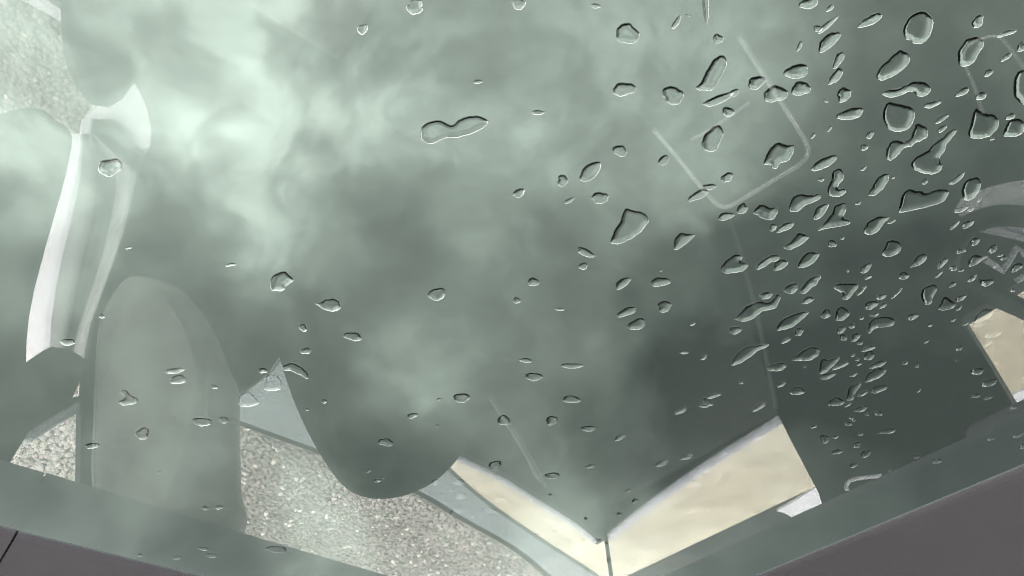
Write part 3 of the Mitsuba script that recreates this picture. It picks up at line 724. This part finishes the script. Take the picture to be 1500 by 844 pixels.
# large drops: what each looks like, and its outline as seen in the photograph
LARGE = [
    ('long thin raindrop leaning up to the right above the U shaped bright rim', [(1018, 130), (1026, 120), (1038, 98), (1048, 85), (1058, 81), (1064, 88), (1063, 100), (1055, 115), (1046, 130), (1032, 133)]),
    ('largest rounded egg shaped raindrop near the top edge, right part of the glass', [(1322, 47), (1328, 30), (1338, 20), (1350, 16), (1361, 21), (1368, 30), (1366, 42), (1361, 55), (1350, 65), (1338, 63), (1326, 57)]),
    ('stubby capsule shaped raindrop just below the large egg shaped one', [(1283, 110), (1290, 98), (1300, 88), (1312, 77), (1320, 73), (1330, 78), (1333, 86), (1331, 95), (1318, 106), (1303, 115), (1292, 118), (1284, 115)]),
    ('wide raindrop with a wavy dark upper edge like a moustache', [(1291, 138), (1302, 132), (1316, 129), (1330, 123), (1341, 119), (1356, 121), (1363, 127), (1362, 136), (1353, 142), (1343, 140), (1334, 134), (1320, 140), (1304, 143)]),
    ('faint broad raindrop under the wavy moustache shaped one', [(1294, 160), (1300, 150), (1312, 151), (1326, 154), (1338, 159), (1340, 172), (1334, 186), (1320, 193), (1302, 190), (1293, 176)]),
    ('hooked raindrop over the corner of the second bright rim', [(1402, 78), (1408, 66), (1416, 57), (1430, 54), (1440, 58), (1441, 68), (1434, 78), (1426, 92), (1415, 98), (1404, 94)]),
    ('tall raindrop cut by the right edge below the second bright rim', [(1484, 122), (1489, 108), (1500, 102), (1518, 105), (1518, 150), (1498, 153), (1485, 141)]),
    ('oblong raindrop right of the lower corner of the U shaped bright rim', [(1187, 247), (1195, 238), (1207, 231), (1223, 227), (1226, 233), (1215, 243), (1203, 249), (1192, 251)]),
    ('boot shaped raindrop right of the U shaped bright rim', [(1211, 280), (1217, 265), (1219, 253), (1228, 247), (1236, 252), (1236, 262), (1229, 270), (1228, 276), (1238, 277), (1239, 282), (1230, 288), (1216, 287)]),
    ('leaning almond raindrop with a notched dark upper edge', [(1273, 283), (1279, 270), (1285, 261), (1298, 254), (1303, 256), (1300, 267), (1292, 279), (1280, 287), (1272, 288)]),
    ('double lobed raindrop running up to the right beside the pear shaped one', [(1298, 222), (1304, 209), (1313, 206), (1325, 208), (1334, 202), (1338, 190), (1342, 182), (1350, 182), (1358, 188), (1359, 199), (1350, 206), (1340, 210), (1334, 216), (1324, 217), (1316, 227), (1306, 235), (1299, 233)]),
    ('large pear shaped raindrop with a long thin tail up to the right', [(1336, 238), (1343, 229), (1357, 222), (1366, 213), (1380, 202), (1394, 191), (1402, 190), (1398, 198), (1387, 211), (1383, 222), (1377, 230), (1378, 238), (1381, 243), (1377, 251), (1366, 256), (1350, 254), (1338, 248), (1334, 243)]),
    ('cup shaped raindrop at the end of the second bright rim', [(1418, 197), (1421, 183), (1424, 168), (1430, 158), (1437, 163), (1447, 166), (1456, 168), (1463, 177), (1461, 188), (1450, 200), (1438, 203), (1424, 203)]),
    ('ragged raindrop right of the cup shaped one', [(1469, 198), (1473, 184), (1480, 176), (1492, 174), (1501, 180), (1498, 195), (1485, 201)]),
    ('wide flat raindrop with a bold black double arched upper edge', [(1317, 311), (1318, 297), (1322, 285), (1332, 277), (1341, 279), (1350, 280), (1358, 283), (1372, 278), (1385, 277), (1390, 281), (1387, 290), (1378, 297), (1358, 304), (1335, 309)]),
    ('rounded raindrop with a white glint right of the double arched one', [(1408, 284), (1410, 272), (1417, 264), (1428, 260), (1435, 262), (1437, 272), (1432, 283), (1424, 292), (1412, 293)]),
    ('wedge raindrop below the double arched one', [(1264, 340), (1270, 327), (1280, 320), (1292, 317), (1303, 319), (1296, 326), (1287, 338), (1275, 344)]),
    ('small slanted raindrop above the splayed three lobed one', [(1190, 318), (1195, 306), (1203, 300), (1214, 299), (1211, 308), (1203, 318), (1194, 322)]),
    ('splayed three lobed raindrop low on the right of the U shaped bright rim', [(1210, 323), (1217, 314), (1222, 303), (1229, 299), (1239, 298), (1240, 308), (1236, 318), (1245, 323), (1244, 328), (1228, 332), (1210, 336), (1198, 337)]),
    ('faint lumpy raindrop inside the U shaped bright rim, under the small bright bar', [(1028, 212), (1030, 200), (1037, 192), (1048, 184), (1056, 185), (1060, 195), (1055, 208), (1050, 220), (1036, 222)]),
    ('large half moon raindrop inside the bend of the U shaped bright rim', [(1119, 240), (1122, 228), (1130, 215), (1142, 208), (1150, 212), (1162, 213), (1163, 222), (1155, 235), (1143, 240), (1136, 248), (1127, 242)]),
    ('large triangular raindrop with a thin dark outline in the open middle', [(896, 347), (902, 334), (909, 322), (914, 307), (921, 306), (935, 309), (948, 316), (951, 323), (945, 332), (938, 341), (925, 350), (906, 358), (895, 356)]),
    ('shallow zigzag topped raindrop just under the U shaped bright rim', [(1103, 312), (1110, 303), (1118, 299), (1128, 304), (1139, 304), (1137, 316), (1130, 323), (1118, 321), (1110, 316)]),
    ('wide cloud shaped raindrop under the right bend of the U shaped bright rim', [(1155, 304), (1158, 293), (1165, 287), (1175, 284), (1188, 286), (1201, 283), (1202, 291), (1190, 297), (1178, 303), (1168, 310), (1158, 310)]),
    ('leaf shaped raindrop under the wide cloud shaped one', [(1147, 362), (1157, 355), (1165, 346), (1171, 341), (1185, 347), (1178, 355), (1168, 362), (1156, 366)]),
    ('pale mitten shaped raindrop right of the large triangular one', [(986, 359), (988, 350), (997, 341), (1006, 343), (1019, 344), (1010, 353), (1002, 360), (990, 367)]),
    ('fish shaped raindrop with a nicked right end', [(1055, 392), (1062, 383), (1070, 377), (1078, 373), (1088, 375), (1086, 383), (1096, 387), (1088, 397), (1075, 400), (1061, 400)]),
    ('curved bean raindrop right of the fish shaped one', [(1107, 392), (1112, 385), (1120, 379), (1129, 374), (1142, 375), (1139, 382), (1129, 385), (1120, 391), (1110, 395)]),
    ('petal raindrop with a dark left edge right of the curved bean', [(1169, 392), (1172, 381), (1178, 373), (1185, 369), (1199, 371), (1198, 378), (1190, 387), (1180, 391)]),
    ('slanted petal raindrop below the petal with a dark left edge', [(1172, 428), (1177, 418), (1186, 408), (1196, 405), (1204, 405), (1197, 416), (1188, 422), (1180, 430)]),
    ('long peanut shaped raindrop with a broken black upper edge', [(1076, 468), (1085, 457), (1092, 450), (1105, 444), (1115, 441), (1125, 444), (1134, 437), (1138, 431), (1144, 434), (1140, 446), (1134, 453), (1120, 455), (1112, 460), (1102, 468), (1090, 471)]),
    ('long pointed raindrop right of the peanut shaped one', [(1137, 481), (1142, 472), (1152, 465), (1165, 460), (1183, 456), (1184, 460), (1175, 468), (1162, 478), (1150, 483), (1140, 485)]),
    ('long sickle shaped raindrop below the peanut shaped one', [(1071, 534), (1075, 524), (1084, 514), (1096, 507), (1110, 506), (1127, 504), (1123, 509), (1110, 514), (1100, 522), (1088, 530), (1076, 535)]),
    ('square ragged raindrop alone on the dark glass', [(1291, 373), (1295, 362), (1300, 354), (1310, 352), (1319, 356), (1319, 368), (1310, 374), (1300, 377)]),
    ('slender leaf raindrop with a heavy black upper edge', [(1333, 391), (1339, 381), (1346, 374), (1355, 372), (1358, 377), (1352, 386), (1342, 391)]),
    ('axe head shaped raindrop on the dark glass', [(1221, 423), (1226, 416), (1238, 415), (1254, 416), (1257, 420), (1250, 430), (1242, 439), (1234, 438), (1232, 429)]),
    ('slug shaped raindrop with a heavy black arched upper edge', [(1270, 483), (1273, 473), (1282, 466), (1293, 464), (1305, 465), (1311, 470), (1308, 477), (1296, 480), (1284, 481), (1273, 488)]),
    ('dark edged lumpy raindrop left of the steering wheel', [(1348, 433), (1353, 423), (1362, 418), (1370, 417), (1373, 424), (1367, 435), (1364, 445), (1355, 446)]),
    ('hunched dark raindrop touching the corner of the beige window patch', [(1374, 453), (1378, 443), (1384, 435), (1392, 438), (1399, 445), (1397, 451), (1385, 455), (1376, 455)]),
    ('pronged raindrop over the steering wheel spoke', [(1418, 385), (1422, 376), (1430, 373), (1438, 376), (1448, 376), (1440, 381), (1430, 388), (1420, 391)]),
    ('shallow dish raindrop on the steering wheel rim', [(1431, 406), (1440, 410), (1455, 409), (1453, 416), (1444, 420), (1436, 415)]),
    ('broad flag shaped raindrop beside the sickle shaped one', [(1161, 528), (1168, 521), (1178, 513), (1188, 508), (1200, 511), (1198, 521), (1188, 528), (1172, 529)]),
    ('triangular raindrop with a flat black top right of the flag shaped one', [(1199, 541), (1201, 531), (1205, 526), (1217, 526), (1230, 523), (1226, 531), (1217, 540), (1207, 547), (1201, 547)]),
    ('jagged raindrop like a bent arm in the lower cluster', [(1240, 583), (1242, 572), (1246, 566), (1255, 562), (1262, 560), (1259, 568), (1253, 576), (1250, 585), (1242, 587)]),
    ('shark fin raindrop left of the bent arm shaped one', [(1212, 592), (1218, 585), (1227, 581), (1235, 586), (1237, 590), (1230, 594), (1217, 595)]),
    ('large narrow waisted raindrop with a dark upper edge on the bright cloud', [(616, 201), (617, 189), (624, 181), (635, 177), (646, 177), (655, 181), (663, 183), (672, 175), (690, 170), (705, 171), (716, 178), (709, 187), (694, 195), (672, 202), (652, 203), (635, 211), (624, 210), (618, 205)]),
    ('rounded petal raindrop above the large triangular one', [(848, 262), (850, 252), (857, 243), (868, 238), (879, 237), (880, 245), (875, 256), (864, 265), (853, 266)]),
    ('notched round raindrop alone in the dark cloud', [(395, 416), (398, 406), (405, 401), (416, 398), (425, 404), (430, 411), (424, 416), (419, 419), (416, 425), (406, 427), (398, 426)]),
    ('tadpole raindrop with its tail to the left', [(461, 445), (470, 442), (478, 438), (490, 437), (498, 443), (499, 452), (490, 456), (476, 455), (468, 449)]),
    ('drooping raindrop with a torn lower edge left of the headrest', [(414, 537), (422, 532), (433, 533), (443, 539), (452, 547), (450, 556), (440, 550), (428, 544), (416, 543)]),
    ('bucket shaped raindrop across the thin window edge line', [(386, 571), (388, 558), (391, 549), (399, 548), (408, 552), (414, 560), (412, 569), (402, 573)]),
    ('sagging raindrop at the top right corner of the grey pillar', [(349, 583), (356, 576), (366, 574), (375, 582), (380, 591), (366, 596), (353, 595)]),
    ('arrowhead raindrop on the grey pillar', [(173, 589), (181, 583), (176, 573), (184, 571), (192, 579), (203, 585), (196, 592), (182, 594)]),
    ('crescent raindrop straddling the cream strip and the blue grey kerb', [(695, 713), (703, 709), (713, 710), (721, 713), (716, 723), (706, 721)]),
    ('crooked raindrop at the edge between kerb and gravel', [(657, 757), (661, 748), (668, 743), (682, 741), (680, 748), (669, 752), (662, 757)]),
    ('upright streak raindrop at the top edge above the bright rim', [(1029, -6), (1037, -6), (1039, 12), (1038, 30), (1034, 35), (1030, 18)]),
]

# small beads by the place where they lie: centre, length, width, lean in degrees
SMALL = {
    'beads around the bright rims': ('small raindrop beside or inside the U shaped bright rim', [
        (919, 50, 34, 32, 30), (991, 33, 22, 9, 60), (1008, 23, 8, 4, -10), (1052, 57, 16, 14, 20), (914, 131, 32, 22, 10), (986, 140, 31, 28, 10), (1108, 121, 28, 18, 15), (1136, 138, 34, 26, 0), (1167, 105, 34, 23, 5), (1173, 130, 28, 22, 30),
        (1171, 68, 17, 7, 70), (1067, 164, 20, 14, 0), (1052, 146, 52, 12, 22), (1076, 136, 16, 10, 40), (1185, 5, 28, 18, 10), (1198, 42, 12, 12, 40), (908, 221, 22, 17, 0), (1023, 286, 30, 14, 25), (1039, 274, 20, 10, 0), (1065, 260, 18, 14, 20),
        (972, 235, 17, 14, 20), (1063, 317, 24, 12, 20), (1087, 306, 20, 13, 40), (1150, 333, 28, 11, 30), (1132, 333, 14, 10, 40), (1191, 199, 10, 6, 60)]),
    'beads on the upper right glass': ('small raindrop on the upper right glass away from the bright rims', [
        (1216, 12, 16, 7, 40), (1212, 37, 38, 9, 38), (1214, 61, 38, 20, 45), (1228, 88, 27, 13, 65), (1224, 112, 30, 14, 55), (1275, 30, 38, 15, 25), (1236, 139, 26, 18, 45), (1210, 148, 8, 5, 0), (1246, 167, 38, 18, 18), (1432, 32, 23, 15, 40), (1475, 49, 29, 8, 18), (1496, 69, 18, 11, 50), (1474, 84, 20, 8, 40), (1410, 135, 23, 10, 25),
        (1437, 141, 17, 12, 20), (1366, 153, 25, 10, 20), (1448, 107, 16, 9, 25), (1274, 198, 14, 10, 30), (1266, 216, 13, 9, 20), (1215, 189, 10, 6, 50), (1265, 247, 11, 5, 30), (1380, 174, 26, 7, 33), (1380, 189, 18, 7, 35), (1480, 171, 18, 8, 30), (1453, 204, 8, 4, 20), (1355, 266, 12, 7, 40), (1402, 262, 30, 8, 40), (1308, 260, 7, 5, 20), (1203, 263, 9, 7, 0), (1257, 298, 8, 6, 20)]),
    'beads left of the steering wheel': ('small raindrop close to the steering wheel', [
        (1407, 307, 22, 9, 20), (1422, 307, 10, 6, 35), (1434, 292, 9, 7, 50), (1398, 330, 19, 7, 35), (1417, 329, 23, 9, 30), (1381, 385, 20, 9, 45), (1375, 402, 13, 6, 40), (1396, 393, 14, 8, 5), (1407, 437, 17, 8, 30), (1405, 451, 12, 5, 40), (1395, 417, 13, 7, 20), (1424, 408, 17, 7, 33), (1454, 365, 15, 11, 30), (1428, 354, 17, 10, 35),
        (1407, 368, 15, 7, 10), (1489, 392, 19, 11, 25), (1483, 425, 8, 6, 20), (1470, 378, 11, 6, 30), (1457, 391, 7, 4, 20), (1465, 374, 10, 5, 30), (1408, 396, 8, 5, 30)]),
    'beads on the second beige patch': ('small raindrop over the beige patch at the right edge', [
        (1441, 462, 30, 15, 25), (1433, 477, 12, 5, 10), (1455, 488, 27, 12, 28), (1448, 503, 18, 5, 35), (1415, 474, 11, 5, 35), (1460, 530, 9, 6, 30)]),
    'beads on the dark glass': ('small raindrop on the dark glass between the two beige patches', [
        (1306, 325, 13, 5, 25), (1219, 357, 15, 11, 10), (1234, 349, 7, 5, 20), (1268, 393, 22, 10, 35), (1242, 397, 5, 4, 0), (1272, 406, 11, 6, 25), (1324, 404, 17, 11, 5), (1262, 426, 19, 6, 42), (1291, 435, 15, 8, 15), (1276, 447, 24, 11, 20), (1293, 448, 12, 7, 35), (1314, 430, 21, 4, 45), (1210, 460, 16, 13, 10), (1233, 460, 22, 20, 0), (1281, 461, 13, 6, 10), (1262, 466, 8, 5, 15),
        (1337, 464, 18, 9, 28), (1248, 477, 11, 8, 30), (1232, 483, 14, 11, 10), (1235, 494, 11, 11, 30), (1253, 494, 15, 11, 30), (1259, 502, 9, 7, 20), (1362, 476, 8, 6, 15), (1357, 500, 8, 6, 15), (1397, 468, 10, 5, 35), (1272, 511, 20, 7, 20), (1273, 521, 18, 12, 30), (1232, 536, 26, 6, 22), (1212, 551, 23, 9, 18), (1250, 549, 13, 6, 25), (1258, 533, 8, 6, 10), (1256, 527, 7, 4, 20), (1250, 521, 7, 3, 30),
        (1286, 534, 24, 9, 22), (1282, 549, 33, 15, 33), (1326, 532, 9, 5, 25), (1343, 535, 8, 7, 30), (1346, 572, 9, 4, 50), (1287, 570, 24, 11, 12), (1264, 577, 17, 5, 28), (1242, 593, 11, 5, 28), (1261, 599, 22, 8, 20), (1287, 606, 12, 7, 10), (1270, 607, 7, 4, 10), (1247, 612, 8, 5, 0), (1251, 616, 5, 3, 0), (1243, 621, 11, 6, 5), (1299, 632, 26, 8, 12), (1208, 643, 16, 11, -15), (1224, 640, 10, 5, 10),
        (1255, 652, 13, 8, 15), (1261, 636, 8, 5, 10), (1268, 665, 18, 9, 18), (1226, 662, 17, 7, 15), (1250, 682, 11, 7, 15), (1405, 510, 11, 7, 15), (1431, 544, 19, 11, 15), (1449, 561, 23, 11, 15), (1429, 580, 15, 6, 15), (1448, 583, 12, 4, 20), (1401, 528, 4, 3, 0)]),
    'beads on the band beside the headliner': ('small raindrop on the plain band beside the right headliner edge', [
        (1485, 597, 11, 5, 20), (1452, 643, 12, 4, 15), (1491, 638, 17, 6, 18), (1497, 654, 10, 7, 35), (1343, 669, 9, 5, 10), (1372, 675, 16, 8, 12), (1303, 689, 6, 3, 10), (1268, 697, 8, 4, 20)]),
    'beads left of the beige patch': ('small raindrop above the long upper edge of the large beige patch', [
        (1159, 423, 21, 15, 10), (1122, 433, 21, 10, 15), (1143, 388, 26, 13, 25), (1183, 440, 20, 9, 30), (1077, 484, 17, 12, 15), (1170, 486, 15, 11, 10), (1152, 499, 15, 6, 30), (1002, 516, 14, 6, 3), (1031, 524, 12, 5, 30), (1138, 538, 27, 13, 10), (1145, 563, 14, 7, 35), (1168, 573, 24, 11, 10), (1086, 561, 6, 4, 10), (1179, 537, 4, 4, 0), (1045, 580, 20, 7, 15), (1036, 589, 18, 9, -25), (1031, 595, 14, 5, 0), (998, 602, 19, 7, 30),
        (1112, 596, 22, 8, 28), (1192, 625, 10, 5, 20), (1004, 669, 24, 8, 8), (969, 679, 22, 7, 18), (908, 641, 18, 7, 28), (920, 719, 10, 4, 20), (930, 734, 10, 6, 5), (907, 753, 7, 5, 0)]),
    'beads on the large beige patch': ('small raindrop over the large beige patch', [
        (1109, 641, 13, 7, 15), (1060, 665, 8, 5, 15), (1034, 689, 14, 7, 10), (1024, 698, 11, 6, 0), (1014, 710, 16, 10, 10), (1053, 697, 10, 6, 25), (1010, 748, 20, 8, 12), (1032, 746, 15, 8, 20), (1046, 745, 8, 4, 5), (1150, 683, 13, 6, 15), (953, 762, 8, 4, 5), (892, 821, 11, 7, 5), (890, 796, 8, 4, 0), (875, 792, 11, 6, 5)]),
    'beads in the open middle': ('small raindrop on the cloudy middle of the glass', [
        (912, 415, 24, 14, 35), (967, 413, 28, 15, 5), (968, 396, 5, 4, 0), (973, 449, 22, 16, 5), (918, 457, 28, 13, 20), (933, 475, 30, 15, 25), (1015, 475, 9, 4, 25), (760, 283, 18, 13, 10), (824, 265, 17, 17, 10), (834, 294, 15, 7, 30), (879, 290, 26, 17, 12), (858, 370, 27, 12, -20), (854, 390, 15, 10, 10), (640, 431, 25, 20, 0), (781, 413, 16, 14, 0), (757, 440, 12, 9, 0), (820, 453, 14, 5, 5),
        (788, 165, 18, 8, 5), (700, 120, 14, 6, 5), (608, 10, 27, 22, 20), (531, 43, 17, 15, 80), (873, 9, 14, 8, 0), (760, 6, 20, 18, 60), (676, 583, 23, 15, -5), (738, 616, 21, 14, 0), (770, 528, 19, 7, 0), (782, 552, 26, 12, 5), (838, 536, 30, 9, 0), (837, 585, 25, 12, -8), (808, 616, 17, 14, 40), (862, 628, 21, 9, 5), (865, 683, 14, 6, 10), (809, 697, 20, 10, 0), (725, 682, 21, 13, 8), (806, 725, 6, 4, 0), (858, 760, 5, 5, 0)]),
    'beads on the headrest': ('small raindrop over the dark rounded headrest', [
        (604, 609, 17, 7, 15), (643, 585, 6, 4, 0), (641, 624, 7, 4, 0), (565, 648, 22, 12, 0), (540, 690, 8, 4, 15), (553, 704, 10, 6, 0), (562, 700, 5, 3, 0)]),
    'beads on the kerb strip': ('small raindrop over the blue grey kerb strip and cream edge', [
        (638, 706, 13, 8, 0), (672, 706, 17, 9, -5), (674, 726, 18, 12, 10), (729, 731, 19, 10, 0), (716, 747, 19, 10, -5), (692, 756, 9, 6, 0), (651, 734, 8, 7, 30), (715, 763, 7, 4, 20), (660, 719, 7, 4, 0), (787, 783, 8, 5, 0), (811, 779, 9, 5, 5), (818, 797, 11, 6, 20), (855, 792, 8, 4, 0)]),
    'beads on the gravel': ('small raindrop over the broad patch of pale gravel', [
        (604, 776, 13, 9, 0), (646, 771, 15, 10, 0), (673, 772, 16, 10, 0), (683, 802, 15, 9, -5), (695, 798, 9, 4, 25), (490, 733, 22, 9, 15), (537, 783, 10, 4, 0), (541, 742, 11, 5, 0), (594, 775, 15, 7, 0), (588, 797, 9, 4, 10), (362, 628, 9, 5, 0), (405, 805, 28, 11, -3)]),
    'beads on the left cloud': ('small raindrop on the dark cloud left of the headrest', [
        (338, 388, 17, 5, 3), (444, 480, 12, 12, 50), (517, 493, 25, 14, -10), (448, 514, 15, 11, 0), (385, 543, 15, 8, 5), (475, 588, 9, 6, 0), (188, 363, 10, 5, 5), (450, 600, 6, 4, 0)]),
    'beads on the pillar': ('small raindrop over the broad grey pillar', [
        (256, 543, 27, 10, 5), (261, 556, 27, 13, 8), (209, 635, 22, 17, 0), (296, 618, 28, 13, -10), (328, 615, 14, 10, 0), (314, 567, 11, 6, 0), (135, 653, 24, 8, 8), (234, 692, 7, 4, 0)]),
    'beads on the lower left band': ('small raindrop on the dark band beside the left headliner edge', [
        (321, 743, 12, 7, 0), (300, 744, 9, 7, 0), (310, 814, 15, 8, -3), (298, 804, 16, 6, -3), (205, 813, 9, 6, 5), (259, 817, 15, 6, 3)]),
    'beads on the white door edge': ('small raindrop over the white painted door edge', [
        (161, 245, 34, 28, 5), (99, 501, 21, 12, -5), (149, 463, 9, 8, 0)]),
}

count = {}


def swell(x, y):
    """Fresh beads stand high on the right of the glass; those on the left and in the middle have spread out flat."""
    u = np.clip((x - 760) / 420, 0, 1)
    return (.60 + .28 * u * u * (3 - 2 * u)) * (1.25 if y > 520 and x < 1000 else 1.0)


def add_drop(outline, label, group=None, height=1.0, seed=0):
    k = count.get('raindrop', 0)
    count['raindrop'] = k + 1
    key = 'raindrop' + (f'_{k:03d}' if k else '')
    put(key, drop_mesh(outline, height, seed), 'water', True)
    labels[key] = {'label': label, 'category': 'raindrop'}
    if group:
        labels[key]['group'] = group


for n_, (label, pts_) in enumerate(LARGE):
    r_ = np.random.default_rng(100 + n_)
    o_ = resample(spline(pts_, 14 * len(pts_), closed=True), 110)
    nn = np.stack([meshkit.fbm(np.c_[o_ * .16, np.full(len(o_), n_ * 5.1 + k)], 2, seed=6) - .5 for k in range(2)], 1)
    add_drop(o_ + 2.6 * nn, label, 'raindrops on the glass roof', swell(*np.mean(pts_, 0)), n_)
LANDMARKS = [('tip of the dark headrest', 562, 729), ('upper left side of the dark headrest', 455, 560), ('corner where the two cream patches meet', 882, 790), ('top of the grey pillar', 182, 424), ('middle of the grey pillar', 235, 600),
             ('white door edge', 95, 400), ('headliner seam', 22, 790), ('left end of the large cream patch', 930, 770), ('middle of the large cream patch', 1040, 710), ('right end of the large cream patch', 1150, 680), ('upper corner of the large cream patch', 1139, 606),
             ('foot of the far right cream patch', 1482, 588), ('steering wheel rim', 1440, 440), ('middle of the gravel patch', 480, 740), ('right part of the gravel patch', 680, 800), ('bottom left corner of the gravel patch', 352, 780),
             ('left end of the cream strip', 668, 662), ('middle of the cream strip', 770, 725), ('bend of the bright rim', 1062, 303), ('right bend of the bright rim', 1183, 218), ('left end of the bright rim', 957, 190), ('upper end of the bright rim', 1084, 55),
             ('sun visor edge', 1420, 640), ('brightest cloud', 310, 185), ('bright cloud beside the headrest', 625, 540), ('right headliner edge', 1380, 735), ('middle of the top edge', 750, 5)]
for label, pts_ in LARGE:
    LANDMARKS.append((re.split(r' (?:with|leaning|near|just|under|over|cut|right|below|beside|above|at|running|alone|on|left|like|inside|low|in|across|touching|straddling|around|its) ', label + ' ')[0].strip(), *np.mean(pts_, 0)))
TAKEN = {}
ORD = ['', 'second ', 'third ', 'fourth ', 'fifth ', 'sixth ', 'seventh ', 'eighth ']
LANDMARKS = [(' '.join(n.split()[:7]), x, y) for n, x, y in LANDMARKS]


def describe(cx, cy, L, W):
    size = 'tiny' if L < 9 else 'small' if L < 19 else 'medium'
    shape = 'sliver' if W < .42 * L else 'oval' if W < .72 * L else 'round'
    kind = f'{size} {shape} raindrop' if shape != 'sliver' else f'{size} slim raindrop'
    best = None
    for name, x, y in sorted(LANDMARKS, key=lambda q: (q[1] - cx) ** 2 + (q[2] - cy) ** 2)[:4]:
        dx, dy = cx - x, cy - y
        if math.hypot(dx, dy) < 9:
            where = 'on'
        elif abs(dx) > 2.2 * abs(dy):
            where = 'right of' if dx > 0 else 'left of'
        elif abs(dy) > 2.2 * abs(dx):
            where = 'below' if dy > 0 else 'above'
        else:
            where = ('below and ' if dy > 0 else 'above and ') + ('right of' if dx > 0 else 'left of')
        text = f'{where} the {name}'
        k = TAKEN.get((kind, text), 0)
        if best is None or k < best[0]:
            best = (k, text)
        if k == 0:
            break
    k, text = best
    TAKEN[(kind, text)] = k + 1
    return f'{ORD[min(k, 7)]}{kind} {text}'


for area, (label, items) in SMALL.items():
    for n_, it in enumerate(items):
        cx, cy, L, W, ang = it
        r_ = np.random.default_rng(int(cx * 7 + cy * 13))
        add_drop(blob(cx, cy, L, W, ang, r_), describe(cx, cy, L, W), 'raindrops on the glass roof', swell(cx, cy), n_)
